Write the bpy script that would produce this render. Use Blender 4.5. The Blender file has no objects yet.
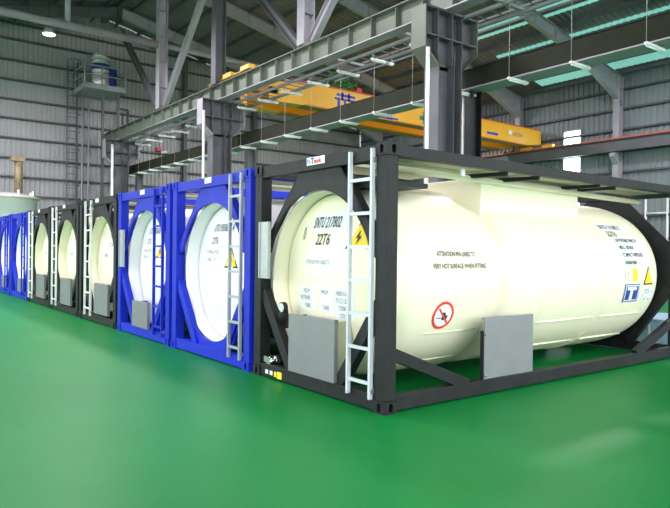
import bpy, bmesh, math, random
from mathutils import Vector, Matrix
random.seed(7)
C = bpy.context.scene.collection
S = bpy.context.scene
PI = math.pi

# ---------------------------------------------------------------- camera
cam_d = bpy.data.cameras.new('camera'); cam = bpy.data.objects.new('camera', cam_d); C.objects.link(cam)
YAW, PITCH, ROLL = .6515, -.0054, .0119
F = Vector((math.cos(PITCH)*math.sin(YAW), math.cos(PITCH)*math.cos(YAW), math.sin(PITCH)))
R = Vector((math.cos(YAW), -math.sin(YAW), 0)); U = R.cross(F)
R2 = R*math.cos(ROLL)+U*math.sin(ROLL); U2 = U*math.cos(ROLL)-R*math.sin(ROLL)
M = Matrix((R2, U2, -F)).transposed().to_4x4(); M.translation = Vector((-3.974, -4.423, 1.544))
cam.matrix_world = M
cam_d.sensor_width = 36; cam_d.lens = 632.3/670*36; cam_d.clip_end = 300
S.camera = cam

# ---------------------------------------------------------------- world, lamps, exposure
w = bpy.data.worlds.new('world'); S.world = w; w.use_nodes = True
bg = w.node_tree.nodes['Background']; bg.inputs[0].default_value = (.93, .98, 1.0, 1); bg.inputs[1].default_value = 3.3
S.view_settings.view_transform = 'Standard'; S.view_settings.look = 'None'
S.view_settings.gamma = 1; S.view_settings.use_curve_mapping = False
S.view_settings.exposure = 0.42
def high_bay(x, y, z, power, size=1.2):
    l = bpy.data.lights.new('high_bay_light', 'AREA'); l.shape = 'DISK'; l.size = size; l.energy = power; l.color = (1, .96, 1)
    o = bpy.data.objects.new('high_bay_light', l); o.location = (x, y, z); C.objects.link(o)
for x, y, p in ((-3, 9, 500), (-3, 17, 600), (-3, -2, 120), (3.3, 9.5, 500), (3, 21.5, 800), (3.3, -2.5, 100),
                (-4, 26, 800), (12, 6, 450), (12, 24, 600), (20, 9, 600), (20, 22, 600), (13, -3, 300)):
    high_bay(x, y, 10.6, p)

# ---------------------------------------------------------------- materials
def mat(name, col, rough=.5, metal=0, noise=0, nscale=3, bump=0, bscale=40, emit=None, estr=1, spec=.5, rvar=0):
    m = bpy.data.materials.new(name); m.use_nodes = True; nt = m.node_tree; b = nt.nodes['Principled BSDF']
    b.inputs['Base Color'].default_value = (*col, 1); b.inputs['Roughness'].default_value = rough
    b.inputs['Metallic'].default_value = metal; b.inputs['Specular IOR Level'].default_value = spec
    tc = nt.nodes.new('ShaderNodeTexCoord')
    if noise:
        n = nt.nodes.new('ShaderNodeTexNoise'); n.inputs['Scale'].default_value = nscale; n.inputs['Detail'].default_value = 5
        r = nt.nodes.new('ShaderNodeValToRGB')
        r.color_ramp.elements[0].position = .3; r.color_ramp.elements[1].position = .72
        r.color_ramp.elements[0].color = (*[c*(1-noise) for c in col], 1); r.color_ramp.elements[1].color = (*[min(1, c*(1+noise)) for c in col], 1)
        nt.links.new(tc.outputs['Object'], n.inputs['Vector']); nt.links.new(n.outputs['Fac'], r.inputs[0]); nt.links.new(r.outputs[0], b.inputs['Base Color'])
        if rvar:
            mr = nt.nodes.new('ShaderNodeMapRange'); mr.inputs[3].default_value = rough-rvar; mr.inputs[4].default_value = rough+rvar
            nt.links.new(n.outputs['Fac'], mr.inputs[0]); nt.links.new(mr.outputs[0], b.inputs['Roughness'])
    if bump:
        n2 = nt.nodes.new('ShaderNodeTexNoise'); n2.inputs['Scale'].default_value = bscale
        bp = nt.nodes.new('ShaderNodeBump'); bp.inputs['Strength'].default_value = bump; bp.inputs['Distance'].default_value = .01
        nt.links.new(tc.outputs['Object'], n2.inputs['Vector']); nt.links.new(n2.outputs['Fac'], bp.inputs['Height']); nt.links.new(bp.outputs[0], b.inputs['Normal'])
    if emit:
        b.inputs['Emission Color'].default_value = (*emit, 1); b.inputs['Emission Strength'].default_value = estr
    return m
BLACK = mat('black_paint', (.013, .0145, .016), .5, spec=.28, noise=.3, nscale=5, bump=.15)
BLUE = mat('blue_paint', (.008, .026, .50), .45, spec=.25, noise=.12, nscale=3, bump=.1)
CREAM = mat('cream_paint', (.90, .85, .66), .38, noise=.02, nscale=1.5)
WHITE = mat('white_paint', (.90, .88, .90), .38, noise=.02, nscale=1.5)
CREAMD = mat('cream_walkway', (.42, .44, .32), .5, noise=.1, nscale=6)
PALE = mat('pale_metal', (.60, .64, .70), .4, metal=.1)
ALU = mat('aluminium', (.42, .45, .46), .42, metal=.45, noise=.08, nscale=8)
SHEET = mat('grey_cabinet_sheet', (.23, .235, .25), .42, metal=.25, noise=.05, nscale=4)
DARK = mat('dark_void', (.006, .006, .007), .8)
CHROME = mat('chrome', (.75, .77, .78), .12, metal=1)
STAIN = mat('stainless_vessel', (.72, .68, .72), .28, metal=.35, noise=.05)
YEL = mat('warning_yellow', (.95, .66, .0), .5)
YEL2 = mat('sticker_yellow', (.9, .8, .02), .5)
INK = mat('black_ink', (.03, .03, .045), .6)
GINK = mat('grey_ink', (.17, .18, .22), .6)
PLATE = mat('decal_white', (.84, .88, .9), .45)
RED = mat('sign_red', (.85, .04, .03), .5)
DBLUE = mat('logo_blue', (.02, .05, .35), .5)
ORANGE = mat('crane_orange', (1.0, .46, .03), .42, noise=.06, nscale=1)
ORANGED = mat('crane_orange_dark', (.60, .20, .01), .5)
CBLUE = mat('crane_letter_blue', (.02, .07, .62), .5)
GREENC = mat('crane_cross_green', (.01, .30, .20), .5)
STEELG = mat('girder_green_grey', (.125, .145, .115), .5, noise=.14, nscale=1.3)
STEEL = mat('steel_grey_paint', (.10, .100, .115), .5, noise=.16, nscale=1.5)
STEELL = mat('steel_light_grey', (.35, .33, .38), .45, noise=.1, nscale=2)
FLANGE = mat('flange_pale_paint', (.36, .31, .37), .5)
DUCT = mat('dark_olive_girder', (.018, .021, .011), .6, spec=.15, noise=.18, nscale=2)
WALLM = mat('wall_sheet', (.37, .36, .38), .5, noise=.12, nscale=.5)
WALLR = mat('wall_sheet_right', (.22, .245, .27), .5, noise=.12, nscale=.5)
ROOFM = mat('roof_sheet', (.24, .17, .22), .5, noise=.1, nscale=.4)
PIPEW = mat('white_pipe', (.75, .78, .78), .4)
LAMPW = mat('white_batten', (.8, .82, .82), .4)
SKYL = mat('skylight_sheet', (.4, .6, .58), .4, emit=(.35, .88, .80), estr=.36)
WINM = mat('window_daylight', (.8, .95, .95), .4, emit=(.72, 1, .98), estr=6)
BRASS = mat('rusty_brown_pipe', (.22, .17, .09), .5, metal=.3, noise=.2, nscale=6)
REDL = mat('conductor_red', (.7, .10, .03), .5)
LEAF = mat('green_hose', (.05, .22, .03), .6)
PBLUE = mat('pale_blue_board', (.30, .48, .60), .45, noise=.06)
LAMPE = mat('lamp_glow', (1, 1, .9), .4, emit=(1, 1, .9), estr=6)

fm = bpy.data.materials.new('floor_epoxy'); fm.use_nodes = True; nt = fm.node_tree; b = nt.nodes['Principled BSDF']
tc = nt.nodes.new('ShaderNodeTexCoord'); n1 = nt.nodes.new('ShaderNodeTexNoise'); n1.inputs['Scale'].default_value = .55; n1.inputs['Detail'].default_value = 7; n1.inputs['Roughness'].default_value = .62
rp = nt.nodes.new('ShaderNodeValToRGB'); rp.color_ramp.elements[0].position = .33; rp.color_ramp.elements[1].position = .75
rp.color_ramp.elements[0].color = (.002, .180, .032, 1); rp.color_ramp.elements[1].color = (.006, .220, .050, 1)
nt.links.new(tc.outputs['Object'], n1.inputs['Vector']); nt.links.new(n1.outputs['Fac'], rp.inputs[0])
n3 = nt.nodes.new('ShaderNodeTexNoise'); n3.inputs['Scale'].default_value = 4; n3.inputs['Detail'].default_value = 8; n3.inputs['Distortion'].default_value = 1.5
r3 = nt.nodes.new('ShaderNodeValToRGB'); r3.color_ramp.elements[0].position = .66; r3.color_ramp.elements[1].position = .8
r3.color_ramp.elements[0].color = (0, 0, 0, 1); r3.color_ramp.elements[1].color = (.10, .10, .10, 1)
mx = nt.nodes.new('ShaderNodeMixRGB'); mx.inputs[2].default_value = (.03, .23, .09, 1)
nt.links.new(tc.outputs['Object'], n3.inputs['Vector']); nt.links.new(n3.outputs['Fac'], r3.inputs[0])
nt.links.new(r3.outputs[0], mx.inputs[0]); nt.links.new(rp.outputs[0], mx.inputs[1]); nt.links.new(mx.outputs[0], b.inputs['Base Color'])
b.inputs['Roughness'].default_value = .42; b.inputs['Specular IOR Level'].default_value = .12
FLOORM = fm

# ---------------------------------------------------------------- helpers
class MB:
    def __init__(s): s.bm = bmesh.new()
    def hexa(s, p):
        v = [s.bm.verts.new(q) for q in p]
        for f in ((0,3,2,1),(4,5,6,7),(0,1,5,4),(1,2,6,5),(2,3,7,6),(3,0,4,7)): s.bm.faces.new([v[i] for i in f])
        return s
    def box(s, x0, x1, y0, y1, z0, z1):
        return s.hexa([(x0,y0,z0),(x1,y0,z0),(x1,y1,z0),(x0,y1,z0),(x0,y0,z1),(x1,y0,z1),(x1,y1,z1),(x0,y1,z1)])
    def beam(s, a, b, w, h, up=(0,0,1)):
        a = Vector(a); b = Vector(b); d = (b-a).normalized(); up = Vector(up)
        r = d.cross(up)
        if r.length < 1e-4: r = d.cross(Vector((1,0,0)))
        r.normalize(); u = r.cross(d)
        r = r*w/2; u = u*h/2
        return s.hexa([a-r-u, a+r-u, b+r-u, b-r-u, a-r+u, a+r+u, b+r+u, b-r+u])
    def tube(s, a, b, r, n=12, r2=None):
        a = Vector(a); b = Vector(b); d = (b-a).normalized(); x = d.orthogonal().normalized(); y = d.cross(x); r2 = r if r2 is None else r2
        A = [s.bm.verts.new(a+(x*math.cos(t)+y*math.sin(t))*r) for t in [2*PI*i/n for i in range(n)]]
        B = [s.bm.verts.new(b+(x*math.cos(t)+y*math.sin(t))*r2) for t in [2*PI*i/n for i in range(n)]]
        for i in range(n): f = s.bm.faces.new([A[i], A[(i+1)%n], B[(i+1)%n], B[i]]); f.smooth = True
        s.bm.faces.new(A[::-1]); s.bm.faces.new(B); return s
    def path(s, pts, r, n=8):
        for p, q in zip(pts[:-1], pts[1:]): s.tube(p, q, r, n)
        return s
    def revolve(s, prof, cy, cz, n=64):          # axis along x; prof = [(x, r)]
        rings = []
        for x, r in prof:
            if r < 1e-5: rings.append([s.bm.verts.new((x, cy, cz))])
            else: rings.append([s.bm.verts.new((x, cy+r*math.cos(2*PI*i/n), cz+r*math.sin(2*PI*i/n))) for i in range(n)])
        for a, b2 in zip(rings[:-1], rings[1:]):
            for i in range(n):
                j = (i+1) % n
                if len(a) == 1 and len(b2) == 1: continue
                if len(a) == 1: vs = [a[0], b2[i], b2[j]]
                elif len(b2) == 1: vs = [a[i], b2[0], a[j]]
                else: vs = [a[i], b2[i], b2[j], a[j]]
                f = s.bm.faces.new(vs); f.smooth = True
        return s
    def revz(s, prof, cx, cy, n=40):             # axis along z; prof = [(r, z)]
        rings = [[s.bm.verts.new((cx+r*math.cos(2*PI*i/n), cy+r*math.sin(2*PI*i/n), z)) for i in range(n)] for r, z in prof]
        for a, b2 in zip(rings[:-1], rings[1:]):
            for i in range(n): f = s.bm.faces.new([a[i], a[(i+1)%n], b2[(i+1)%n], b2[i]]); f.smooth = True
        s.bm.faces.new(rings[0][::-1]); s.bm.faces.new(rings[-1]); return s
    def prism(s, poly, fn, t):                   # poly 2-D, fn(u,v,w)->xyz, thickness t along w
        A = [s.bm.verts.new(fn(u, v, 0)) for u, v in poly]; B = [s.bm.verts.new(fn(u, v, t)) for u, v in poly]
        n = len(poly)
        for i in range(n): s.bm.faces.new([A[i], A[(i+1)%n], B[(i+1)%n], B[i]])
        s.bm.faces.new(A[::-1]); s.bm.faces.new(B); return s
    def holed(s, outer, inner, fn, t):
        for w_ in (0, t):
            O = [s.bm.verts.new(fn(u, v, w_)) for u, v in outer]; I = [s.bm.verts.new(fn(u, v, w_)) for u, v in inner]
            ed = [s.bm.edges.new((L[i], L[(i+1)%len(L)])) for L in (O, I) for i in range(len(L))]
            bmesh.ops.triangle_fill(s.bm, edges=ed, use_beauty=True)
            if w_ == 0: O0, I0 = O, I
        for L0, L1 in ((O0, O), (I0, I)):
            for i in range(len(L0)): s.bm.faces.new([L0[i], L0[(i+1)%len(L0)], L1[(i+1)%len(L0)], L1[i]])
        return s
    def mesh(s, name, m, bevel=0):
        bmesh.ops.recalc_face_normals(s.bm, faces=s.bm.faces)
        if bevel:
            es = [e for e in s.bm.edges if len(e.link_faces) == 2 and e.calc_face_angle(0) > .7]
            bmesh.ops.bevel(s.bm, geom=es, offset=bevel, segments=2, affect='EDGES', profile=.6)
        me = bpy.data.meshes.new(name); s.bm.to_mesh(me); s.bm.free(); me.materials.append(m); return me
    def build(s, name, m, parent=None, bevel=0, **k):
        return place(name, s.mesh(name, m, bevel), parent, **k)
def place(name, me, parent=None, loc=None, **k):
    o = bpy.data.objects.new(name, me); C.objects.link(o)
    if parent: o.parent = parent
    if loc: o.location = loc
    for a, v in k.items(): o[a] = v
    return o
def empty(name, loc, label, cat, group=None):
    o = bpy.data.objects.new(name, None); C.objects.link(o); o.location = loc; o.empty_display_size = .3
    o['label'] = label; o['category'] = cat
    if group: o['group'] = group
    return o
def fix(o, label, cat, group=None):
    o['label'] = label; o['category'] = cat
    if group: o['group'] = group
    return o
_cache = {}
def cached(key, fn):
    if key not in _cache: _cache[key] = fn()
    return _cache[key]
_tx = {}
def text_mesh(s, size, squeeze=1., shear=0., bold=0):
    """flat lettering as (verts, faces); origin at left baseline"""
    k = (s, size, squeeze, shear, bold)
    if k not in _tx:
        cu = bpy.data.curves.new('lettering', 'FONT'); cu.body = s; cu.size = size; cu.shear = shear; cu.resolution_u = 3; cu.offset = bold
        o = bpy.data.objects.new('tmp', cu); C.objects.link(o)
        dg = bpy.context.evaluated_depsgraph_get(); me = o.evaluated_get(dg).to_mesh()
        V = [(v.co.x*squeeze, v.co.y) for v in me.vertices]; P = [tuple(p.vertices) for p in me.polygons]
        o.evaluated_get(dg).to_mesh_clear(); bpy.data.objects.remove(o); bpy.data.curves.remove(cu)
        _tx[k] = (V, P)
    return _tx[k]
def lettering(lines, fn, m, parent, name='lettering', **kw):
    """lines = [(text, u, v, size, squeeze)]"""
    for s, u, v, size, sq in lines:
        a, b2 = text_mesh(s, size, sq, kw.get('shear', 0), kw.get('bold', 0))
        me = bpy.data.meshes.new(name); me.from_pydata([fn(u+x, v+y, .007) for x, y in a], [], b2); me.materials.append(m)
        place(name, me, parent)
def patch(poly, fn, m, parent, name, t=.003, off=0, sub=0):
    b_ = MB()
    if sub:      # rectangle (u0,u1,v0,v1) subdivided so that it follows a curved surface
        u0, u1, v0, v1 = poly
        for i in range(sub):
            for j in range(sub):
                ua, ub = u0+(u1-u0)*i/sub, u0+(u1-u0)*(i+1)/sub; va, vb = v0+(v1-v0)*j/sub, v0+(v1-v0)*(j+1)/sub
                vs = [b_.bm.verts.new(fn(*q, off+t)) for q in ((ua,va),(ub,va),(ub,vb),(ua,vb))]; b_.bm.faces.new(vs)
        bmesh.ops.remove_doubles(b_.bm, verts=b_.bm.verts, dist=1e-5)
    else: b_.prism(poly, lambda u, v, w_: fn(u, v, w_+off), t)
    return b_.build(name, m, parent)

# ---------------------------------------------------------------- hall shell
XW, YW, XM = 27.3, 33.5, 7.6                  # right wall, back wall, middle column line
X0, Y0 = -16, -14
roofz = lambda x: 15.0-.215*abs(x-XM)
MB().box(X0-30, XW+1, Y0-30, YW+1, -.3, 0).build('floor', FLOORM, kind='structure')
def corrugated(a, b, fn, m, name, per=.25, dep=.07, **k):
    """sheet along parameter s in [a,b]; fn(s, d) -> [(bottom point), (top point)]"""
    n = int((b-a)/per); V, P = [], []
    for i in range(n):
        s0 = a+i*per
        for q, d in ((0, 0), (.38, 0), (.5, dep), (.88, dep)):
            V += fn(s0+q*per, d)
    for i in range(len(V)//2-1): P.append((2*i, 2*i+2, 2*i+3, 2*i+1))
    me = bpy.data.meshes.new(name); me.from_pydata(V, [], P); me.materials.append(m)
    return place(name, me, kind='structure', **k)
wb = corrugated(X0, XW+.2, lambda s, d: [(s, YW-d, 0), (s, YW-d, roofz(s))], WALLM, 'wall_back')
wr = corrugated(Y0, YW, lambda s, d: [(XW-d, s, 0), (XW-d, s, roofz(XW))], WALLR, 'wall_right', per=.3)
roof = empty('ceiling', (0, 0, 0), '', ''); del roof['label'], roof['category']; roof['kind'] = 'structure'
for nm, xa, xb in (('roof_sheet', XM, XW+.3), ('roof_sheet', X0, XM)):
    V, P = [], []
    n = int((YW-Y0)/.3)+2
    for i in range(n):
        for q, d in ((0, 0), (.6, 0), (.75, .05), (.9, .05)):
            y = Y0+(i+q)*.3; V += [(xa, y, roofz(xa)+.05-d), (xb, y, roofz(xb)+.05-d)]
    for i in range(len(V)//2-1): P.append((2*i, 2*i+2, 2*i+3, 2*i+1))
    me = bpy.data.meshes.new(nm); me.from_pydata(V, [], P); me.materials.append(ROOFM); place(nm, me, roof)
# girts (back wall, right wall)
gz = [1.2, 2.2, 3.25, 4.3, 5.33, 6.35, 7.42, 8.48, 9.5, 10.55, 11.6, 12.74, 13.6]
for z in gz:
    xl = X0 if z < 10.4 else XM-(15-z)/.215
    xr = min(XW-.1, XM+(15-z)/.215)
    g = MB(); g.box(max(xl, X0), xr, YW-.24, YW-.05, z-.04, z-.02); g.box(max(xl, X0), xr, YW-.24, YW-.22, z-.04, z+.06); g.build('girt', STEEL, wb)
for z in (1.2, 2.3, 3.45, 4.6, 5.7, 6.76, 7.86, 8.9, 9.9):
    g = MB(); g.box(XW-.24, XW-.05, Y0, YW-.3, z-.04, z-.02); g.box(XW-.24, XW-.22, Y0, YW-.3, z-.04, z+.07); g.build('girt', STEEL, wr)
# purlins
def zslope(x0, y0, y1, hgt, m, name, dx=.09):
    z = roofz(x0)-.02; b_ = MB(); b_.box(x0-.01, x0+.01, y0, y1, z-hgt, z); b_.box(x0-dx, x0, y0, y1, z-hgt, z-hgt+.015); b_.box(x0, x0+dx, y0, y1, z-.03, z-.015); b_.build(name, m, roof)
x = XM+.7
while x < XW-.3: zslope(x, Y0, YW-.1, .24, STEEL, 'purlin'); x += 1.32
x = XM-.7
while x > X0: zslope(x, Y0, YW-.1, .24, STEEL, 'purlin'); x -= 1.32
# translucent skylight strips lying between purlins
for xc in (20.35, 22.95, 26.2):
    xs = (xc-.42, xc+.42); b_ = MB(); n = int((17-7.5)/.3); V, P = [], []
    for i in range(n):
        for q, d in ((0, 0), (.6, 0), (.75, .05), (.9, .05)):
            y = 7.5+(i+q)*.3; V += [(xs[0], y, roofz(xs[0])-.03-d*.5), (xs[1], y, roofz(xs[1])-.03-d*.5)]
    for i in range(len(V)//2-1): P.append((2*i, 2*i+2, 2*i+3, 2*i+1))
    b_.bm.free(); me = bpy.data.meshes.new('skylight'); me.from_pydata(V, [], P); me.materials.append(SKYL); place('skylight', me, roof)
# rafters every six metres: tapered I sections with a web, flanges and stiffeners
def rafter(y, sgn, xe):
    ib = MB(); xs = [XM+sgn*t for t in ([.15+i*1.5 for i in range(int(abs(xe-XM)/1.5))]+[abs(xe-XM)])]
    def dep(x): d = abs(x-xe); return .55+(.75*max(0, 1-d/3.6) if sgn > 0 else 0)
    top = [(x, roofz(x)-.27) for x in xs]; bot = [(x, roofz(x)-.27-dep(x)) for x in xs]
    for i in range(len(xs)-1):
        (a, az), (b2, bz) = top[i], top[i+1]; (c, cz), (d, dz) = bot[i], bot[i+1]
        for q, (u0, u1) in enumerate(((0, .02), )):
            ib.hexa([(a,y-.01,cz),(b2,y-.01,dz),(b2,y+.01,dz),(a,y+.01,cz),(a,y-.01,az),(b2,y-.01,bz),(b2,y+.01,bz),(a,y+.01,az)])
        for z0, z1 in ((az, bz), (cz, dz)):
            ib.hexa([(a,y-.13,z0-.02),(b2,y-.13,z1-.02),(b2,y+.13,z1-.02),(a,y+.13,z0-.02),(a,y-.13,z0),(b2,y-.13,z1),(b2,y+.13,z1),(a,y+.13,z0)])
        ib.box(a-.012, a+.012, y-.12, y+.12, cz, az)
    ib.build('rafter', STEELL if sgn > 0 else STEEL, roof)
for k in range(-2, 6):
    y = .45+6*k if k >= 0 else .45+6*k
    rafter(y, 1, XW-.35)
    rafter(y, -1, X0+.2)
# right wall columns
for k, y in enumerate((6.45, 12.45, 18.45, 24.45)):
    b_ = MB(); ztop = roofz(XW-.3)-.3
    b_.box(XW-.62, XW-.27, y-.012, y+.012, 0, ztop)
    for xx in (XW-.64, XW-.29): b_.box(xx-.012, xx+.012, y-.17, y+.17, 0, ztop)
    for z in (6.6, 9.1, 9.9): b_.box(XW-.62, XW-.27, y-.15, y+.15, z, z+.025)
    b_.hexa([(XW-1.0,y-.14,6.45),(XW-.6,y-.14,6.0),(XW-.6,y+.14,6.0),(XW-1.0,y+.14,6.45),(XW-1.0,y-.14,6.62),(XW-.6,y-.14,6.62),(XW-.6,y+.14,6.62),(XW-1.0,y+.14,6.62)])
    lab = ['grey wall column at the right edge of the hall wall, carrying the rail beam', 'grey steel column with curved haunch, just right of the bright window',
           'grey steel wall column with haunch left of the bright window, above the orange crane', 'farthest grey steel wall column, hidden behind the orange crane girder'][k]
    fix(b_.build('wall_column', STEELL, None), lab, 'column', 'steel columns against the right wall')
# back wall columns
for k, x in enumerate((.5, 12.6, 17.6)):
    b_ = MB(); zt = roofz(x)-.3
    b_.box(x-.012, x+.012, YW-.55, YW-.25, 0, zt)
    for yy in (YW-.56, YW-.26): b_.box(x-.12, x+.12, yy-.012, yy+.012, 0, zt)
    o = b_.build('wall_column', STEEL, None)
    fix(o, ['grey wind column on the back wall behind the stainless vessel', 'dark wind column on the back wall seen under the orange crane', 'farther dark wind column on the back wall near the far corner'][k], 'column')
# bright window in right wall
wn = MB(); wn.box(XW-.10, XW-.08, 14.72, 15.72, 3.6, 8.2); wn = wn.build('window_1', WINM, kind='structure')
f = MB()
for y in (14.68, 15.72): f.box(XW-.14, XW-.06, y, y+.05, 3.55, 8.25)
f.box(XW-.14, XW-.06, 14.68, 15.77, 8.2, 8.26); f.box(XW-.14, XW-.06, 14.68, 15.77, 3.54, 3.6); f.build('window_frame', STEELL, wn)

# ---------------------------------------------------------------- main column line and upper runway girder
def big_column(y, label, y1=0):
    t = empty('steel_column', (XM, y, 0), label, 'column', 'middle row of steel columns')
    b_ = MB()
    b_.box(-.36, .42, -.012, .012, 0, 6.1)
    for xx in (-.38, .42): b_.box(xx-.015, xx+.015, -.24, .24, 0, 6.3)
    b_.box(.15, .17, -.24, .24, 0, 6.3)
    b_.build('shaft', STEEL, t)
    b_ = MB()
    poly = [(-.84, 7.40), (-.84, 6.42), (-.38, 6.02), (.46, 6.02), (1.0, 6.50), (1.0, 7.40)]
    b_.prism(poly, lambda u, v, w_: (u, w_-.012, v), .024)
    bf = MB()
    for i in (0, 1, 3, 4):
        a, c = poly[i], poly[i+1]; bf.hexa([(a[0]-.015,-.24,a[1]),(c[0]-.015,-.24,c[1]),(c[0]-.015,.24,c[1]),(a[0]-.015,.24,a[1]),(a[0]+.015,-.24,a[1]+.03),(c[0]+.015,-.24,c[1]+.03),(c[0]+.015,.24,c[1]+.03),(a[0]+.015,.24,a[1]+.03)])
    for xx in (-.4, .1, .46): b_.box(xx-.012, xx+.012, -.22, .22, 6.1, 7.4)
    b_.box(-.84, 1.0, -.24, .24, 7.37, 7.42)
    b_.box(-.84, 1.0, -.24, .24, 6.72, 6.75)
    bf.build('bracket_flange', STEELG if y < 10 else STEELL, t)
    b_.build('bracket', STEEL, t, label='flared bracket of stiffened plates under the girder')
    if y > 30: return t
    b_ = MB(); zt = roofz(XM)-.3
    b_.box(-.26, .14, -.012, .012, 8.06, zt)
    for xx in (-.28, .14): b_.box(xx-.015, xx+.015, -.2, .2, 8.06, zt)
    b_.build('upper_shaft', STEEL, t)
    return t
big_column(6.45, 'large grey column with flared bracket behind the front black tank container')
big_column(18.45, 'grey column with hexagonal bracket rising behind the blue tank containers')
big_column(30.3, 'farthest grey column where the green girder meets the back wall')
def post(y, label):
    t = empty('girder_post', (XM, y, 8.14), label, 'post', 'posts and struts standing on the green girder')
    h = roofz(XM)-.32-8.14; b_ = MB(); b_.box(-.2, .2, -.012, .012, 0, h)
    for xx in (-.2, .2): b_.box(xx-.014, xx+.014, -.2, .2, 0, h)
    for z in (1, 2.2, 3.4, 4.6): b_.box(-.2, .2, -.18, .18, z, z+.02)
    b_.build('shaft', STEELL, t)
    for s in (-1, 1):
        b_ = MB(); a = Vector((0, s*.35, .05)); e = Vector((0, s*5.7, 5.2)); d = (e-a).normalized(); nrm = Vector((0, -d.z, d.y))
        for q in (-.13, .13): b_.beam(a+nrm*q, e+nrm*q, .22, .02, up=nrm)
        b_.beam(a, e, .02, .26, up=nrm)
        b_.build('strut', STEELL if s < 0 else STEEL, t)
post(12.45, 'grey post with V struts on the green girder above the orange crane')
post(24.45, 'grey post with V struts on the green girder near the back wall platform')
t = empty('runway_girder', (XM, 0, 0), 'long green grey crane girder with web stiffeners resting on the middle columns', 'girder')
g = MB(); g.box(-.012, .012, Y0, 33.0, 7.45, 8.03); g.build('web', STEELG, t)
g = MB(); g.box(-.2, .2, Y0, 33.0, 7.42, 7.45); g.build('flange', STEELL, t)
g = MB(); g.box(-.2, .2, Y0, 33.0, 8.03, 8.06); g.build('flange', STEELG, t)
g = MB(); g.box(-.04, .04, Y0, 33.0, 8.06, 8.13); g.build('rail', BLACK, t)
y = 5.0
sm = MB().box(-.18, -.012, -.01, .01, 7.45, 8.03).mesh('stiffener', STEELG)
while y < 32.9:
    place('stiffener', sm, t, (0, y, 0)); y += 1.0 if y < 24 else 1.2
# walkway tray beneath and beyond the girder
t = empty('service_walkway', (XM, 0, 0), 'grey angle iron service tray running beside the green girder', 'walkway')
for xx in (.55, 1.33): MB().box(xx-.05, xx+.05, Y0, 32.6, 7.36, 7.44).build('runner', STEELL, t)
cm = MB().box(.2, 1.33, -.035, .035, 7.37, 7.43).mesh('crosspiece', STEELL)
y = 2.0
while y < 32: place('crosspiece', cm, t, (0, y, 0)); y += 3.0
dk = MB()
y = 2
while y < 32.4: dk.box(.6, 1.28, y, y+.03, 7.44, 7.46); y += .45
dk.build('deck_bar', STEEL, t, kind='stuff')
# lower dark girder
t = empty('lower_beam', (8.5, 0, 0), 'dark olive box beam crossing the hall in front of the orange crane', 'beam')
MB().box(0, .02, Y0, 32.3, 5.72, 6.22).build('web', DUCT, t)
MB().box(.48, .5, Y0, 32.3, 5.72, 6.22).build('web', DUCT, t)
MB().box(-.06, .52, Y0, 32.3, 5.69, 5.72).build('flange', FLANGE, t, label='pale grey underside flange')
MB().box(0, .5, Y0, 32.3, 6.2, 6.22).build('flange', DUCT, t)
for y in (6.9, 18.9, 30.6): MB().box(-.02, 0, y, y+.35, 5.72, 6.22).build('splice_plate', DUCT, t)
for y, l in ((6.45, 'black stanchion under the dark beam beside the large front column'), (18.0, 'dark stanchion under the dark beam seen through the gap above the front frame'), (30.4, 'dark far stanchion under the dark beam by the back wall')):
    b_ = MB(); b_.box(8.6, 8.9, y-.012, y+.012, 0, 5.69)
    for xx in (8.6, 8.9): b_.box(xx-.012, xx+.012, y-.15, y+.15, 0, 5.69)
    fix(b_.build('stanchion', BLACK if y < 10 else STEEL), l, 'post')
# crossways white battens, upper row (under the tray) and lower row (under the dark beam)
def batten(x0, x1, y, z, label, group, zt, wires):
    t = empty('light_batten', ((x0+x1)/2, y, z), label, 'light fitting', group); h = (x1-x0)/2
    MB().box(-h, h, -.035, .035, -.03, .03).build('body', LAMPW, t, bevel=.01)
    MB().tube((-h+.04, 0, -.045), (h-.04, 0, -.045), .018, 8).build('tube', LAMPW, t)
    for xx in wires: MB().tube((xx, 0, .03), (xx, 0, zt-z), .008 if zt-z > 1 else .02, 5).build('hanger', STEELL, t)
ORD = 'first second third fourth fifth sixth seventh eighth ninth tenth eleventh twelfth thirteenth fourteenth fifteenth sixteenth seventeenth eighteenth nineteenth'.split()
for i in range(15):
    y = 8.15+1.63*i
    if abs(y-18.45) < .4: y += .3
    batten(8.1, 9.0, y, 7.2, 'white batten under the girder tray, %s leftward from the large front column' % ORD[i], 'white battens under the girder tray', 7.36, (-.38, .38))
for i in range(19):
    y = 1.66+1.6*i
    z = 5.6
    t = empty('light_batten', (8.47, y, z), 'white batten beneath the dark olive beam, %s from the right edge' % ORD[i], 'light fitting', 'white battens under the dark beam')
    MB().box(-.37, .37, -.035, .035, -.03, .03).build('body', LAMPW, t, bevel=.01)
    MB().tube((-.33, 0, -.045), (.33, 0, -.045), .018, 8).build('tube', LAMPW, t)
    for q in (.08, .3): MB().tube((q, 0, .03), (q, 0, .09), .015, 6).build('hanger', STEELL, t)
    MB().tube((-.34, 0, .02), (-.34, 0, 1.74), .007, 5).build('wire', STEELL, t)
# wires from roof to lower beam, right part
for y, od in ((1.66, 'first'), (3.26, 'second'), (4.86, 'third')):
    for xx in (7.98,):
        fix(MB().tube((xx+.1, y, 7.4), (xx+.1, y, roofz(xx)-.2), .009, 5).build('hanger_wire', STEELL), 'thin hanger wire from the roof to the tray, %s from the right edge' % od, 'wire', 'thin hanger wires on the right')
# long thin conduit runs above the dark beam (right top)
for xx, zz, l in ((9.6, 7.55, 'thin pale conduit just above the dark beam at upper right'), (10.8, 8.4, 'thin pale conduit nearer the roof at upper right')):
    fix(MB().tube((xx, Y0, zz), (xx, 13.5, zz), .035, 8).build('conduit', STEELL), l, 'pipe')
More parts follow.
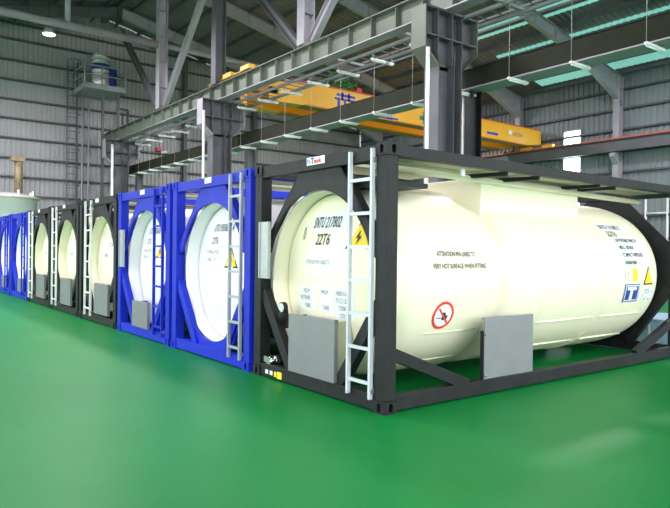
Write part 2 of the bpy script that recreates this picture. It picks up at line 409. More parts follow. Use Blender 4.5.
# downpipes
for x, y, z0, z1, r, l in ((7.06, 29.85, 0, 7.1, .07, 'white downpipe at the farthest column above the black containers'), (6.76, 18.1, 0, 6.9, .05, 'white downpipe left of the column behind the blue containers'),
                    (6.74, 6.12, 0, 6.35, .047, 'white downpipe along the left edge of the large front column'), (8.72, 6.75, 0, 5.66, .035, 'thin white downpipe right of the black stanchion by the front column')):
    b_ = MB().tube((x, y, z0), (x, y, z1), r, 14)
    fix(b_.build('downpipe', PIPEW), l, 'pipe')
# tie beam across the near bay
t = empty('tie_beam', (0, 24.45, 11.15), 'long grey horizontal tie pipe crossing the upper left of the hall', 'beam')
MB().tube((X0+.2, 0, 0), (XM-.1, 0, 0), .17, 16).build('pipe', STEELL, t)
MB().tube((3.35, 0, .15), (3.35, 0, 2.4), .12, 12).build('hanger', STEELL, t)
MB().tube((XM+.1, 0, 0), (17, 0, 0), .12, 12).build('pipe', STEELL, t)
t = empty('ridge_beam', (XM, 0, roofz(XM)-.75), 'dark ridge beam under the roof apex along the middle columns', 'beam')
MB().box(-.15, .15, Y0, YW-.1, .45, .6).build('box_section', STEEL, t)
# hall lamp with visible bright face, far left
t = empty('bay_lamp', (2.73, 25, 10.78), 'small bright oval lamp hanging below the tie pipe at upper left', 'lamp')
MB().revz([(.06, .32), (.16, .25), (.27, .02), (.27, 0)], 0, 0, 20).build('shade', STEELL, t)
MB().revz([(.24, -.03), (.25, -.005)], 0, 0, 20).build('diffuser', LAMPE, t)
MB().tube((0, 0, .3), (0, 0, 2.9), .012, 6).build('cord', BLACK, t)
# right hand crane rail beam
t = empty('rail_beam', (26.45, 0, 0), 'grey crane rail beam with red conductor line along the right wall', 'beam')
g = MB(); g.box(-.012, .012, Y0, YW-.4, 6.7, 7.26); g.box(-.17, .17, Y0, YW-.4, 6.68, 6.7); g.build('web', STEEL, t)
MB().box(-.17, .17, Y0, YW-.4, 7.26, 7.29).build('flange', STEEL, t)
MB().box(-.2, -.15, Y0, YW-.4, 7.29, 7.34).build('conductor_rail', REDL, t, label='thin red conductor line on top')

# ---------------------------------------------------------------- orange overhead crane
CY = 17.0
t = empty('overhead_crane', (0, CY, 0), 'orange double girder overhead crane with blue letters spanning the right bay', 'crane')
def girder(y0, y1):
    b_ = MB(); poly = [(9.0, 8.2), (9.0, 7.55), (9.5, 7.45), (11.2, 7.50), (25.6, 7.50), (26.7, 7.62), (26.9, 7.66), (26.9, 8.42), (10.8, 8.42)]
    b_.prism(poly, lambda u, v, w_: (u, y0+w_, v), y1-y0); return b_
girder(0, .55).build('bridge_girder', ORANGE, t, bevel=.015)
girder(1.75, 2.3).build('bridge_girder', ORANGE, t, bevel=.015)
for yy in (0, 1.75): MB().box(10.7, 25.5, yy-.04, yy+.59, 7.47, 7.53).build('bottom_flange', ORANGED, t)  # darker orange puts the shade under the girders into the flange colour
MB().box(10, 26.6, -.02, .02, 8.42, 8.47).build('top_edge', REDL, t)
for xx, z in ((7.6, 8.13), (26.45, 7.30)):
    e = MB().box(xx-.08, xx+.08, -1.0, 2.3, z+.05, z+.10).build('end_truck', ORANGED, t)
    for yy in (-1.1, .3): MB().box(xx-.14, xx+.14, yy, yy+.65, z+.04, z+.22).build('wheel_box', ORANGE, e, bevel=.02)
    for yy in (-.8, .62, 1.6, 2.1): MB().tube((xx-.05, yy, z+.09), (xx+.05, yy, z+.09), .09, 16).build('wheel', BLACK, e)
MB().box(7.75, 9.4, .0, .4, 7.72, 8.0).build('end_connector', ORANGED, t)
MB().box(27.0, 27.05, .1, .5, 7.6, 7.85).build('junction_box', STEELL, t)
cf = lambda u, v, w_: (u, -.002-w_, v)
def bars(lst, m, nm):
    b_ = MB()
    for a in lst: b_.prism([(a[0], a[2]), (a[1], a[2]), (a[1], a[3]), (a[0], a[3])], lambda u, v, w_: (u, -.004-w_, v), .01)
    return b_.build(nm, m, t)
# blue vertical sign, green cross, blue letters, dash, grey lettering
bars([(12.35, 13.35, 8.14, 8.24), (12.25, 13.4, 7.98, 8.06), (12.6, 12.72, 7.98, 8.32), (12.95, 13.07, 7.98, 8.32), (12.4, 12.52, 7.66, 8.0), (13.1, 13.22, 7.66, 8.0), (12.4, 13.22, 7.58, 7.68), (12.75, 12.86, 7.62, 7.98)], CBLUE, 'blue_sign')
bars([(14.9, 15.6, 7.52, 7.6), (15.2, 15.9, 7.56, 7.64)], CBLUE, 'blue_sign')
bars([(17.3, 17.9, 7.78, 7.98), (17.5, 17.72, 7.6, 8.2), (17.9, 18.3, 7.8, 7.92)], GREENC, 'green_cross')
lettering([('CD', 19.85, 7.62, .6, .55), ], cf, CBLUE, t, bold=.02); lettering([('E', 20.1, 8.02, .34, 1.2)], cf, CBLUE, t)
bars([(22.2, 23.1, 7.72, 7.84)], CBLUE, 'blue_sign')
lettering([('10TON', 24.3, 7.85, .3, .9)], cf, GINK, t); bars([(24.0, 24.25, 7.9, 8.12)], PLATE, 'white_sticker')
# green and red bundle on the crane
t2 = empty('cable_bundle', (13.1, CY+.25, 8.44), 'tangled green bundle with red bits on top of the orange crane', 'bundle')
b_ = MB(); rr = random.Random(3)
for i in range(26):
    p = Vector((rr.uniform(-.65, .25), rr.uniform(-.2, .2), rr.uniform(.1, .5))); pts = [p]
    for k in range(4): p = p+Vector((rr.uniform(-.3, .3), rr.uniform(-.1, .1), rr.uniform(-.14, .17))); p.z = max(.04, p.z); pts.append(p)
    b_.path(pts, .035, 5)
b_.build('green_loops', LEAF, t2)
MB().box(.42, .66, -.2, .1, 0, .25).build('red_box', RED, t2, bevel=.01)
MB().tube((.8, 0, 0), (.8, 0, .22), .05, 8).build('red_post', RED, t2)
for y, l in ((16.0, 'near'), ): pass

# ---------------------------------------------------------------- back wall furniture
# access tower with platform carrying the chrome vessel
t = empty('wall_platform', (0, 0, 0), 'grey railed platform on the back wall carrying the chrome vessel', 'platform')
PY0, PY1, PX0, PX1, PZ = 30.9, 33.2, 5.9, 8.1, 10.2
MB().box(PX0, PX1, PY0, PY1, PZ, PZ+.28).build('deck', STEELL, t, bevel=.02)
rl = MB()
for z in (PZ+.75, PZ+1.25):
    rl.tube((PX0, PY0, z), (PX1, PY0, z), .035, 8); rl.tube((PX0, PY0, z), (PX0, PY1, z), .035, 8); rl.tube((PX1, PY0, z), (PX1, PY1, z), .035, 8)
rl.build('handrail', STEELL, t)
for xx in (PX0, (PX0+PX1)/2-.2, PX1): MB().tube((xx, PY0, PZ+.2), (xx, PY0, PZ+1.28), .045, 8).build('rail_post', STEELL, t)
for xx in (7.0, 7.85): MB().box(xx-.06, xx+.06, PY0+.4, PY0+.55, 0, PZ).build('leg', STEEL, t)
for xx in (6.1, 6.4, 6.75): MB().tube((xx, 33.1, 0), (xx, 33.1, PZ), .05, 8).build('leg', STEELL if xx > 6.3 else STEEL, t)
b_ = MB(); b_.path([(8.1, 32.4, 9.6), (8.75, 32.4, 9.6), (8.75, 32.4, 5.0)], .07, 10); b_.path([(8.1, 32.4, 9.3), (8.45, 32.4, 9.3), (8.45, 32.4, 5.0)], .05, 8); b_.build('pipe_loop', STEEL, t)
t = empty('chrome_vessel', (7.05, 32.0, PZ+.28), 'shiny chrome cylindrical vessel with blue band standing on the wall platform', 'vessel')
MB().revz([(.42, 0), (.46, .05), (.46, .75), (.44, .8), (.46, .85), (.46, 1.75), (.40, 1.9), (.15, 2.0)], 0, 0, 28).build('body', STAIN, t)
MB().revz([(.475, 1.05), (.475, 1.35)], 0, 0, 28).build('band', DBLUE, t, label='blue band')
for z in (.8, 1.5, 1.75): MB().revz([(.46, z), (.5, z+.01), (.5, z+.06), (.46, z+.07)], 0, 0, 28).build('rim', CHROME, t)
for a in (0, 2, 4): MB().tube((.35*math.cos(a), .35*math.sin(a), 0), (.35*math.cos(a), .35*math.sin(a), -.001+.05), .03, 6).build('foot', CHROME, t)
t = empty('blue_drum', (7.75, 32.3, PZ+.28), 'dark blue drum beside the chrome vessel on the wall platform', 'drum')
MB().revz([(.28, 0), (.3, .03), (.3, 1.3), (.28, 1.33)], 0, 0, 20).build('body', DBLUE, t)
# cat ladder with cage on back wall
t = empty('wall_ladder', (5.8, 33.0, 0), 'tall thin caged ladder fixed to the back wall left of the platform', 'ladder')
for xx in (-.26, .26): MB().box(xx-.025, xx+.025, -.03, .03, 3.5, 12.0).build('stile', STEEL, t)
rm = MB().tube((-.26, 0, 0), (.26, 0, 0), .018, 6).mesh('rung', STEEL)
z = 3.7
while z < 11.9: place('rung', rm, t, (0, 0, z)); z += .4
z = 5
while z < 12.1:
    b_ = MB(); b_.path([(.36*math.cos(a), -.3-.36*math.sin(a)+.0, z) for a in [-.4+i*(PI+.8)/8 for i in range(9)]], .018, 5); b_.build('cage_hoop', STEEL, t); z += 1.0
b_ = MB()
for a in (.3, 1.2, 1.9, 2.8): b_.tube((.36*math.cos(a), -.3-.36*math.sin(a), 9.2), (.36*math.cos(a), -.3-.36*math.sin(a), 12), .016, 5)
b_.build('cage_bar', STEEL, t)
# stainless vessel far left
t = empty('stainless_tank', (1.75, 29.0, 0), 'large stainless vertical vessel behind the farthest blue containers', 'vessel')
MB().revz([(1.35, 0), (1.4, .1), (1.4, 3.7), (1.46, 3.75), (1.46, 3.87), (1.3, 3.95), (.8, 4.08), (.3, 4.12)], 0, 0, 48).build('body', STAIN, t)
MB().revz([(1.5, 3.80), (1.5, 3.90)], 0, 0, 48).build('rim', CREAMD, t)
p = MB(); p.tube((.55, -.2, 4.1), (.55, -.2, 5.7), .19, 16); p.box(.2, .8, -.4, 0, 5.62, 5.82); p.build('stack_pipe', BRASS, t, label='tall rusty brown pipe on the lid')
for a in range(8):
    aa = a*PI/4+.3; MB().tube((1.25*math.cos(aa), 1.25*math.sin(aa), 3.9), (1.25*math.cos(aa), 1.25*math.sin(aa), 4.2), .06, 8).build('nozzle', STAIN, t)
# alarm on back wall
t = empty('alarm_horn', (11.0, 33.2, 7.55), 'small red and white alarm on the back wall beneath the green girder', 'alarm')
MB().box(-.15, .15, 0, .2, 0, .2).build('body', RED, t, bevel=.03)
MB().tube((.1, -.1, -.1), (.45, -.1, -.02), .08, 10).build('horn', PLATE, t)

# ---------------------------------------------------------------- tank containers
L, W, H = 6.058, 2.438, 2.575
CYT, CZT = 1.219, 1.22
PITCHC = W+.1127
def slot(n=6, hw=.022, hh=.038):
    return [(hw*math.cos(a), hh-hw+hw*math.sin(a)+(.0)) for a in [i*PI/n for i in range(n+1)]]+[(hw*math.cos(a), -(hh-hw)+hw*math.sin(a)) for a in [PI+i*PI/n for i in range(n+1)]]
def fitting_mesh(m):
    b_ = MB(); a, c, h = .178, .162, .118
    sl = [(u+c/2, v+h/2) for u, v in slot(hw=.026, hh=.044)]
    for x in (0, a-.02): b_.holed([(0, 0), (c, 0), (c, h), (0, h)], sl, lambda u, v, w_, x=x: (x+w_, u, v), .02)
    sl = [(u+a/2, v+h/2) for u, v in slot(hw=.026, hh=.044)]
    for y in (0, c-.02): b_.holed([(.02, 0), (a-.02, 0), (a-.02, h), (.02, h)], sl, lambda u, v, w_, y=y: (u, y+w_, v), .02)
    b_.box(.02, a-.02, .02, c-.02, 0, .02); b_.box(.02, a-.02, .02, c-.02, h-.02, h)
    me = b_.mesh('corner_fitting', m); return me
def prof_tank():
    p = [(.30, .96), (.36, 1.0), (.48, 1.06), (.6, 1.085), (1.66, 1.085), (1.685, 1.082), (1.70, 1.07), (1.705, 1.01), (1.72, 1.0), (2.0, 1.0), (2.02, 1.075), (2.69, 1.08), (4.1, 1.08), (5.1, 1.075)]
    for i in range(1, 9): a = i/8*PI/2; p.append((5.1+.72*math.sin(a)**.9, 1.075-.2*(1-math.cos(a))*1.0-.0))
    p += [(5.84, .86), (5.84, 0)]
    return p
def head_x(y, z):
    r2 = ((y-CYT)**2+(z-CZT)**2)/.92**2
    return .16+.17*min(r2, 1.0)**1.15
def ring_arc(c0, c1, n=24, r=1.0): return [(CYT+r*math.cos(a), CZT+r*math.sin(a)) for a in [c0+(c1-c0)*i/n for i in range(n+1)]]
fh = lambda u, v, w_: (head_x(CYT-u, v)-w_-.002, CYT-u, v)               # head: u to the right, v = height
def fs(R_):
    return lambda u, v, w_: (u, CYT-(R_+w_)*math.cos(v), CZT+(R_+w_)*math.sin(v))   # shell side: u along x, v = angle above the middle
def tri(cx, cy, s): return [(cx-s, cy-s*.78), (cx+s, cy-s*.78), (cx, cy+s*.96)]
def flash(cx, cy, s): return [(cx+.12*s, cy+.55*s), (cx-.30*s, cy-.12*s), (cx-.02*s, cy-.06*s), (cx-.22*s, cy-.62*s), (cx+.30*s, cy+.06*s), (cx+.04*s, cy+.02*s)]
def disc_mesh(m):
    b_ = MB(); n = 56; rs = [i/10*.955 for i in range(0, 11)]; rings = []
    for r in rs:
        if r == 0: rings.append([b_.bm.verts.new((head_x(CYT, CZT), CYT, CZT))])
        else: rings.append([b_.bm.verts.new((head_x(CYT+r*math.cos(2*PI*i/n), CZT+r*math.sin(2*PI*i/n)), CYT+r*math.cos(2*PI*i/n), CZT+r*math.sin(2*PI*i/n))) for i in range(n)])
    for a, c in zip(rings[:-1], rings[1:]):
        for i in range(n):
            j = (i+1) % n
            f_ = b_.bm.faces.new([a[0], c[i], c[j]] if len(a) == 1 else [a[i], c[i], c[j], a[j]]); f_.smooth = True
    return b_.mesh('tank_head', m)
def gusset_top(m, x0):
    b_ = MB(); r = .985
    # polygon: left post, up to the top rail, right post, back along the ring
    aL, aR = PI-.42, .42
    outer = [(2.285, 1.45), (2.285, 1.60), (1.53, 2.43), (.80, 2.43), (.153, 1.62), (.153, 1.45)]
    b_.prism(outer+ring_arc(.30, PI-.30, 28, r)[::-1], lambda u, v, w_: (x0+w_, u, v), .035)
    # folded flange along the sloping edges
    for (a, c) in ((outer[1], outer[2]), (outer[3], outer[4])):
        b_.hexa([(x0-.0,a[0]-.012,a[1]),(x0-.0,c[0]-.012,c[1]),(x0-.0,c[0]+.012,c[1]),(x0-.0,a[0]+.012,a[1]),(x0+.1,a[0]-.012,a[1]),(x0+.1,c[0]-.012,c[1]),(x0+.1,c[0]+.012,c[1]),(x0+.1,a[0]+.012,a[1])])
    return b_.mesh('gusset_plate', m)
def gusset_low(m, x0):
    b_ = MB(); poly = [(2.285, 1.05), (2.285, .92), (1.82, .16), (.62, .16), (.153, .92), (.153, 1.05)]
    arc = ring_arc(-.17, -PI+.17, 28, .985)
    b_.prism(poly+arc[::-1], lambda u, v, w_: (x0+w_, u, v), .035)
    return b_.mesh('lower_gusset', m)

def container(k, style, label, decals, ladder, panel, detail):
    FR = BLACK if style == 'black' else BLUE; TK = CREAM if style == 'black' else WHITE
    t = empty('tank_container', (0, k*PITCHC, 0), label, 'tank container', 'row of framed tank containers')
    def P(name, fn, m=FR, parent=t, **kw):
        return place(name, cached((name, m.name, kw.get('v', 0)), lambda: fn()), parent, **{a: b2 for a, b2 in kw.items() if a != 'v'})
    fit = cached(('fit', FR.name), lambda: fitting_mesh(FR))
    for xx in (-.006, L+.006-.178):
        for yy in (-.006 if k == 0 else 0, W-.162+.003):
            for zz in (0, H-.118): place('corner_fitting', fit, t, (xx, yy, zz))
    for xx in (0, L-.15):
        for yy in (.003, W-.153): place('corner_post', cached(('post', FR.name), lambda: MB().box(0, .15, 0, .15, .118, H-.118).mesh('corner_post', FR, .008)), t, (xx, yy, 0))
    for xx in (.012, L-.132):
        place('top_end_rail', cached(('ter', FR.name), lambda: MB().box(0, .12, .15, W-.15, H-.155, H-.015).mesh('top_end_rail', FR, .006)), t, (xx, 0, 0))
        place('bottom_end_rail', cached(('ber', FR.name), lambda: MB().box(0, .12, .15, W-.15, .015, .165).mesh('bottom_end_rail', FR, .006)), t, (xx, 0, 0))
    for yy in (.015, W-.115):
        place('top_side_rail', cached(('tsr', FR.name), lambda: MB().box(.15, L-.15, 0, .10, H-.125, H-.012).mesh('top_side_rail', FR, .006)), t, (0, yy, 0))
        place('bottom_side_rail', cached(('bsr', FR.name), lambda: MB().box(.15, L-.15, 0, .10, .015, .16).mesh('bottom_side_rail', FR, .006)), t, (0, yy, 0))
    gt = cached(('gt', FR.name), lambda: gusset_top(FR, .05)); place('gusset_plate', gt, t)
    gl = cached(('gl', FR.name), lambda: gusset_low(FR, .07))
    if style == 'blue': place('lower_gusset', gl, t)
    def rear():
        outer = [(2.285, 1.62), (1.55, 2.42), (.88, 2.42), (.153, 1.70), (.153, .90), (.80, .16), (1.64, .16), (2.285, .90)]
        return MB().holed(outer, [(CYT+.74*math.cos(2*PI*i/40), CZT+.74*math.sin(2*PI*i/40)) for i in range(40)], lambda u, v, w_: (L-.10+w_, u, v), .035).mesh('rear_plate', FR)
    place('rear_plate', cached(('rear', FR.name), rear), t)
    for s in (0, 1):
        def lb(s=s):
            b_ = MB(); a = (.08, 2.30, 1.04) if s == 0 else (.08, .138, 1.04); c = (.08, 1.66, .14) if s == 0 else (.08, .778, .14)
            return b_.beam(a, c, .13, .1, up=(1, 0, 0)).mesh('lower_brace', FR, .005)
        me = cached(('lb', s, FR.name), lb); place('lower_brace', me, t); place('lower_brace', me, t, (L-.2, 0, 0))
    for yy in (.07, W-.07):
        for q in (0, 1):
            def sb(q=q):
                a = (.14, 0, .56); c = (1.22, 0, .14)
                if q: a, c = (L-a[0], 0, a[2]), (L-1.30, 0, .14)
                return MB().beam(a, c, .08, .12, up=(0, 0, 1)).mesh('side_brace', FR, .005)
            place('side_brace', cached(('sb', q, FR.name), sb), t, (0, yy, 0))
    # tank
    tank = place('tank_shell', cached(('tank', TK.name), lambda: MB().revolve(prof_tank(), CYT, CZT, 72).mesh('tank_shell', TK)), t)
    place('end_ring', cached(('ring', TK.name), lambda: MB().revolve([(.36, .965), (.13, .962), (.125, .968), (.125, .99), (.13, .995), (.42, 1.02)], CYT, CZT, 72).mesh('end_ring', TK)), t)
    place('tank_head', cached(('head', TK.name), lambda: disc_mesh(TK)), t)
    for xx in (2.69, 4.1):
        place('seam_band', cached(('band', xx, TK.name), lambda xx=xx: MB().revolve([(xx-.03, 1.07), (xx-.022, 1.092), (xx+.022, 1.092), (xx+.03, 1.07)], CYT, CZT, 72).mesh('seam_band', TK)), tank)
    if detail > 0:
        for a, c in ((.8, 1.6), (2.15, 2.65), (2.75, 4.0), (4.2, 5.3)):
            for ang in (-.52, -.95):
                fr = fs(1.083); b_ = MB()
                for i in range(2):
                    pass
                pts = [fr(a, ang, .0), fr(c, ang, .0)]
                b_.tube(pts[0], pts[1], .012, 8); b_.build('cladding_seam', TK, tank)
    # spill box over the manway
    place('spill_box', cached(('sbx', TK.name), lambda: MB().box(1.98, 4.04, .53, 1.91, 1.95, 2.44).mesh('spill_box', TK, .015)), t)
    # walkway over the tank: planks with a kicking tube, brackets
    for y0 in (.16, .47): place('walkway_plank', cached(('wp',), lambda: MB().box(.2, L-.2, 0, .28, 2.475, 2.50).mesh('walkway_plank', CREAMD)), t, (0, y0, 0))
    if detail: MB().tube((.25, .50, 2.425), (5.65, .50, 2.34), .036, 12).build('edge_tube', CREAM, t)
    place('walkway_plank', cached(('wq',), lambda: MB().box(.2, 1.75, .95, 1.5, 2.47, 2.50).mesh('walkway_plank', CREAMD)), t)
    if detail:
        for xx in (1.9, 2.5, 3.84, 4.22):
            b_ = MB().beam((xx, .10, 2.435), (xx-.2, .60, 2.425), .06, .045); b_.box(xx-.03, xx+.03, .10, .15, 2.41, 2.46); b_.build('walkway_bracket', BLACK, t)
        b_ = MB().box(1.2, 1.25, .14, .17, 2.36, 2.44).build('cable_clip', PLATE, t)
        MB().box(.2, .85, .3, .9, 2.21, 2.26).build('hose_tray', BLACK, t)
    # cross supports beneath
    for xx in (1.85, 4.6): place('saddle', cached(('sd', FR.name), lambda: MB().box(-.06, .06, .75, 1.69, .14, .35).mesh('saddle', FR)), t, (xx, 0, 0)) if False else None
    # ladder
    ya, yb, lm = ladder
    st = place('ladder', cached(('lad', ya, yb, lm.name), lambda: (lambda b_: (b_.box(-.045, .0, ya-.014, ya+.014, .12, 2.53), b_.box(-.045, 0, yb-.014, yb+.014, .12, 2.53), b_)[2])(MB()).mesh('ladder', lm, .004)), t)
    for i in range(7):
        z = .27+i*.328
        place('rung', cached(('rung', ya, yb, lm.name), lambda: MB().box(-.035, -.01, ya, yb, -.016, .016).mesh('rung', lm)), st, (0, 0, z))
    for z in (.2, 2.42): place('ladder_clip', cached(('lc', ya, yb), lambda: MB().box(-.03, .03, ya-.03, ya+.03, -.02, .02).mesh('ladder_clip', SHEET)), st, (.0, 0, z))
    if panel:
        pm = panel
        def pf():
            b_ = MB(); b_.box(-.012, .0, pm[0], pm[1], pm[2], pm[3]); b_.box(0, .04, pm[0], pm[0]+.015, pm[2], pm[3]); b_.box(0, .04, pm[1]-.015, pm[1], pm[2], pm[3]); b_.box(0, .04, pm[0], pm[1], pm[3]-.012, pm[3]); return b_.mesh('front_panel', SHEET)
        place('front_panel', cached(('fp',)+pm, pf), t, label='grey sheet panel low on the end frame')
        place('cabinet_side', cached(('cs',)+pm, lambda: MB().box(.04, .30, pm[0]+.02, pm[0]+.035, pm[2]+.1, pm[3]-.02).mesh('cabinet_side', CREAMD)), t)
        place('cabinet_side', cached(('cs2',)+pm, lambda: MB().box(.04, .30, pm[1]-.035, pm[1]-.02, pm[2]+.1, pm[3]-.02).mesh('cabinet_side', FR)), t)
    if k in (0, 2):
        dh = MB().box(-.03, -.005, 2.05, 2.27, 1.2, 1.88)
        dh.box(-.045, -.03, 2.05, 2.07, 1.2, 1.88); dh.box(-.045, -.03, 2.25, 2.27, 1.2, 1.88)
        dh = dh.build('document_holder', ALU, t, label='upright brushed metal holder on the left post')
    return t

def front_text(t, l1, l2):
    """unreadable small marking lines on the farther heads"""
    lettering(l1, fh, l2, t)

def warning(t, u, v, s):
    a = patch(tri(u, v, s), fh, INK, t, 'warning_sign', .003)
    patch(tri(u, v+.0, s*.80), fh, YEL, a, 'yellow_field', .002, .004)
    patch(flash(u, v-.01, s*.75), fh, INK, a, 'lightning_bolt', .002, .007)

BP = (.77, 1.63, .17, .82)
c0 = container(0, 'black', 'nearest black framed tank container with cream tank and aluminium ladder, fully visible', True, (.18, .52, PALE), BP, 1)
c1 = container(1, 'blue', 'blue framed white tank container directly beside the front black one', True, (.20, .50, ALU), None, 0)
c2 = container(2, 'blue', 'blue framed white tank container with blue ladder, second behind the front one', True, (.22, .58, BLUE), (.90, 1.62, .17, .62), 0)
c3 = container(3, 'black', 'nearest of the three black containers beyond the blue pair, with pale ladder', True, (1.52, 1.92, PIPEW), (.45, 1.32, .20, .82), 0)
c4 = container(4, 'black', 'middle one of the three black containers beyond the blue pair', True, (1.80, 2.18, PIPEW), (.56, 1.44, .20, .82), 0)
c5 = container(5, 'black', 'farthest of the three black containers, next to the distant blue ones', True, (1.85, 2.25, PIPEW), (.5, 1.4, .20, .82), 0)
c6 = container(6, 'blue', 'distant blue container just beyond the farthest black one', True, (.3, .66, BLUE), (.6, 1.3, .20, .60), 0)
c7 = container(7, 'blue', 'farthest blue container, cut off by the left edge', True, (.3, .66, BLUE), (.6, 1.3, .20, .60), 0)

# --- markings on the front head of the nearest container (u = distance right of the tank axis)
U_ = lambda y: CYT-y
for r in ((U_(1.54), U_(.86), 1.76, 1.98), (U_(1.72), U_(1.34), .86, 1.14), (U_(1.26), U_(1.02), .86, 1.14), (U_(1.00), U_(.72), .80, 1.14), (U_(1.60), U_(.98), 1.37, 1.46)):
    patch(r, fh, PLATE, c0, 'decal_plate', .002, 0, 6)
lettering([('SNTU 217802', U_(1.50), 1.80, .175, .50), ('22T6', U_(1.40), 1.61, .175, .72)], fh, INK, c0, shear=.25, bold=.002)
lettering([('ATTENTION PFA LINED TC', U_(1.585), 1.39, .07, .58)], fh, GINK, c0, shear=.2)
lettering([('MGW', U_(1.61), 1.06, .07, .8), ('34.0 TONNES', U_(1.70), .98, .07, .58), ('TARE', U_(1.60), .89, .07, .8), ('MPGM', U_(1.24), 1.06, .07, .68), ('TARE', U_(1.22), .89, .07, .7),
           ('34000 KG', U_(.985), 1.06, .075, .54), ('7715.5 LB', U_(.985), .98, .075, .54), ('TONNE', U_(.95), .90, .075, .6), ('7275 L', U_(.94), .82, .07, .6)], fh, GINK, c0)
patch((U_(.56), U_(.49), 1.80, 1.88), fh, PLATE, c0, 'decal_plate', .002, 0, 2)
lettering([('5', U_(.55), 1.80, .09, .8)], fh, INK, c0)
warning(c0, U_(.70), 1.70, .175)
b_ = MB(); el = [(U_(1.70)+.028*math.cos(a), 1.74+.075*math.sin(a)) for a in [2*PI*i/16 for i in range(16)]]; el2 = [(U_(1.70)+.018*math.cos(a), 1.74+.06*math.sin(a)) for a in [2*PI*i/16 for i in range(16)]]
b_.holed(el, el2, fh, .004); b_.build('oval_mark', GINK, c0)
# company plate on the top rail, stickers on the bottom rail
ff = lambda u, v, w_: (.010-w_, W-u, v)
patch([(W-1.33, 2.475), (W-1.0, 2.475), (W-1.0, 2.56), (W-1.33, 2.56)], ff, PLATE, c0, 'name_plate', .004)
lettering([('N', W-1.315, 2.49, .08, 1.0)], lambda u, v, w_: ff(u, v, w_+.003), DBLUE, c0); lettering([('T', W-1.245, 2.488, .092, 1.0)], lambda u, v, w_: ff(u, v, w_+.003), DBLUE, c0, bold=.003)
lettering([('tank', W-1.19, 2.492, .07, 1.1)], lambda u, v, w_: ff(u, v, w_+.003), RED, c0, bold=.002)
for y0, y1, z0, z1, m in ((2.16, 2.10, .05, .10, PLATE), (2.06, 2.00, .05, .10, PLATE), (1.96, 1.92, .04, .10, YEL2), (1.90, 1.80, .03, .11, YEL2)):
    patch([(W-y0, z0), (W-y1, z0), (W-y1, z1), (W-y0, z1)], ff, m, c0, 'sticker', .004)
# small fittings in the lower left corner
v = MB().tube((.20, 2.03, .60), (.07, 1.88, .84), .06, 18).build('gauge_tube', BLACK, c0)
MB().tube((.09, 1.868, .865), (.04, 1.868, .865), .066, 20).build('gauge_bezel', BLACK, v); MB().tube((.045, 1.868, .865), (.034, 1.868, .865), .052, 20).build('gauge_face', PALE, v, label='white round gauge face')
v = MB(); v.tube((.1, 2.22, .20), (.1, 2.0, .22), .035, 10); v.tube((.1, 2.12, .20), (.02, 2.12, .20), .05, 12); v.box(.03, .12, 2.16, 2.24, .18, .25); v.tube((.06, 2.05, .2), (.06, 2.0, .27), .02, 8)
v.build('outlet_valve', CHROME, c0, bevel=0)
# side sheet panel with black hinge strip
v = MB(); v.box(1.42, 2.28, -.012, .0, .18, .84); v.box(1.42, 2.28, 0, .03, .825, .84); v.box(2.265, 2.28, 0, .03, .18, .84)
v = v.build('side_panel', SHEET, c0, label='plain grey sheet panel on the long side')
MB().box(1.40, 1.418, -.012, .03, .18, .70).build('hinge_strip', BLACK, v)
for z in (.22, .66): MB().tube((1.425, -.02, z), (1.445, -.02, z), .012, 8).build('bolt', CHROME, v)
# markings on the long side
F1 = fs(1.087); Rk = 1.087
ang = lambda z: math.asin(max(-1, min(1, (z-CZT)/Rk)))
def fside(u, v, w_): return F1(u, ang(1.2)+(v-1.2)/Rk, w_)
lettering([('ATTENTION PFA LINED TC', .86, 1.50, .075, .66), ('VERY HOT SURFACE WHEN FITTING', .78, 1.37, .075, .68)], fside, INK, c0, bold=.0015)
# fork-lift prohibition ring
cx, cz = .985, .865
b_ = MB(); n = 32
o_ = [(cx+.158*math.cos(2*PI*i/n), cz+.158*math.sin(2*PI*i/n)) for i in range(n)]; i_ = [(cx+.128*math.cos(2*PI*i/n), cz+.128*math.sin(2*PI*i/n)) for i in range(n)]
q_ = patch(i_, fside, PLATE, c0, 'sign_disc', .003)
b_.holed(o_, i_, fside, .005); b_.build('prohibition_ring', RED, q_)
patch([(cx-.09, cz+.075), (cx-.075, cz+.09), (cx+.09, cz-.075), (cx+.075, cz-.09)], fside, RED, q_, 'slash', .003, .006)
patch([(cx-.01, cz-.05), (cx+.06, cz-.05), (cx+.075, cz), (cx+.04, cz+.0), (cx+.03, cz+.035), (cx-.01, cz+.035)], fside, INK, q_, 'truck_mark', .002, .003)
patch([(cx-.09, cz-.03), (cx-.01, cz-.03), (cx-.01, cz-.022), (cx-.09, cz-.022)], fside, INK, q_, 'fork_mark', .002, .003)
# right end of the long side
def fr2(u, v, w_):
    r = 1.077 if u <= 5.1 else 1.075-.2*(1-math.cos(math.asin(min(1, (u-5.1)/.72))))
    return fs(r)(u, ang(1.2)+(v-1.2)/Rk, w_+.006)
patch((4.28, 5.22, 1.93, 2.03), fr2, PLATE, c0, 'decal_plate', .002, 0, 8)
patch((4.55, 5.42, 1.38, 1.82), fr2, PLATE, c0, 'decal_plate', .002, 0, 8)
lettering([('SNTU 217802 5', 4.32, 1.945, .10, .85), ('22T6', 4.42, 1.82, .12, 1.0)], fr2, GINK, c0, bold=.002)
lettering([('UN PORTABLE TANK T14', 4.56, 1.73, .08, .62), ('IMDG - RID/ADR', 4.58, 1.62, .08, .66), ('TC IMPACT APPROVED', 4.60, 1.51, .08, .68), ('AAR600 RRM', 4.62, 1.40, .08, .7)], fr2, INK, c0, bold=.0015)
q_ = patch((4.62, 4.95, 1.17, 1.33), fr2, PLATE, c0, 'decal_plate', .002, 0, 4)
patch((4.80, 4.94, 1.16, 1.34), fr2, YEL, c0, 'orange_sticker', .004, 0, 3)
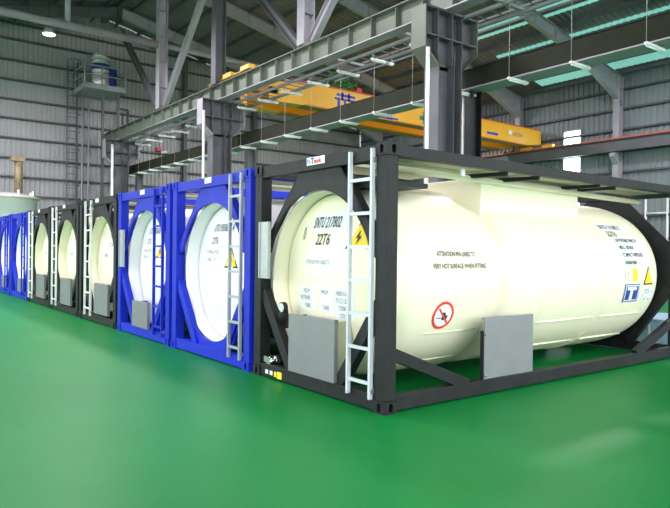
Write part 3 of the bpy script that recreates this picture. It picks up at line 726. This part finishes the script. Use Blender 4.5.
lettering([('L4BH', 4.64, 1.26, .05, .7), ('TE', 4.64, 1.19, .05, .7)], fr2, GINK, c0)
q_ = patch((4.62, 5.03, .86, 1.12), fr2, DBLUE, c0, 'logo_panel', .003, 0, 4)
patch((4.64, 5.01, .875, 1.105), fr2, PLATE, q_, 'logo_border', .005, 0, 4); patch((4.66, 4.99, .89, 1.09), fr2, DBLUE, q_, 'logo_field', .007, 0, 4)
lettering([('T', 4.69, .905, .24, 1.5)], lambda u, v, w_: fr2(u, v, w_+.008), PLATE, q_, bold=.014)
q_ = patch(tri(5.28, 1.22, .155), fr2, INK, c0, 'warning_sign', .002, .003); patch(tri(5.28, 1.22, .125), fr2, YEL, q_, 'yellow_field', .002, .006)
patch((5.17, 5.50, .84, 1.06), fr2, PLATE, c0, 'decal_plate', .002, 0, 4)
lettering([('17.5', 5.19, .97, .10, .9), ('m3', 5.40, .97, .05, 1), ('4', 5.22, .86, .09, .9), ('bar', 5.34, .86, .06, 1)], fr2, DBLUE, c0)

# --- markings on the other heads
def heads(t, tag, col, ty):
    lettering([(tag, U_(1.45), 1.80, .15, .62), ('22T6', U_(1.45), 1.62, .14, .7)], fh, col, t, shear=.25, bold=.002)
    lettering([('M 3400kg 47020', U_(1.62), 1.48, .075, .9), ('T 3500g  7275', U_(1.62), 1.37, .075, .9)], fh, GINK, t)
    if ty: warning(t, *ty)
heads(c1, 'UTU 950607 4', GINK, (U_(.85), 1.41, .16))
heads(c2, 'UTU 950608 0', GINK, (U_(.85), 1.50, .15))
for c in (c3, c4, c5):
    lettering([('SNTU', U_(1.0), 1.74, .15, .7), ('22T6', U_(1.0), 1.56, .13, .7), ('34000', U_(1.2), 1.36, .10, .8)], fh, DBLUE, c)
for c in (c1, c2, c3, c4, c5):
    patch([(W-1.33, 2.475), (W-1.12, 2.475), (W-1.12, 2.555), (W-1.33, 2.555)], ff, PLATE, c, 'name_plate', .004)

# ---------------------------------------------------------------- pale blue crate and carton past the front container
t = empty('blue_crate', (6.6, 0, 0), 'pale blue panelled crate on the floor behind the right end of the front container', 'crate')
MB().box(0, 1.3, -.8, 1.2, .03, .44).build('body', PBLUE, t, bevel=.01)
MB().box(-.01, 1.31, -.81, 1.21, .44, .47).build('lid', PBLUE, t, bevel=.005)
for y in (.78, 0.1): MB().box(-.015, 0, y-.015, y+.015, .05, .44).build('batten', PALE, t)
MB().box(-.03, 1.3, -.82, 1.22, 0, .035).build('base', PLATE, t)
t = empty('white_carton', (8.6, -.2, 0), 'white box standing behind the pale blue crate', 'box')
MB().box(0, .8, -.5, .9, 0, .80).build('body', PLATE, t, bevel=.01)
MB().box(-.01, .81, -.51, .91, .80, .83).build('lid', PLATE, t, bevel=.005)

t = empty('pipe_frame', (27.1, 10.6, 0), 'white pipe frame on the right wall seen past the rear of the front container', 'pipe')
MB().tube((0, .5, 0), (0, .5, 4.4), .06, 10).build('upright', PIPEW, t)
MB().tube((0, -.55, 0), (0, -.55, 4.4), .06, 10).build('upright', PIPEW, t)
MB().tube((0, .5, 3.55), (0, -.55, 3.55), .05, 10).build('crossbar', PIPEW, t)
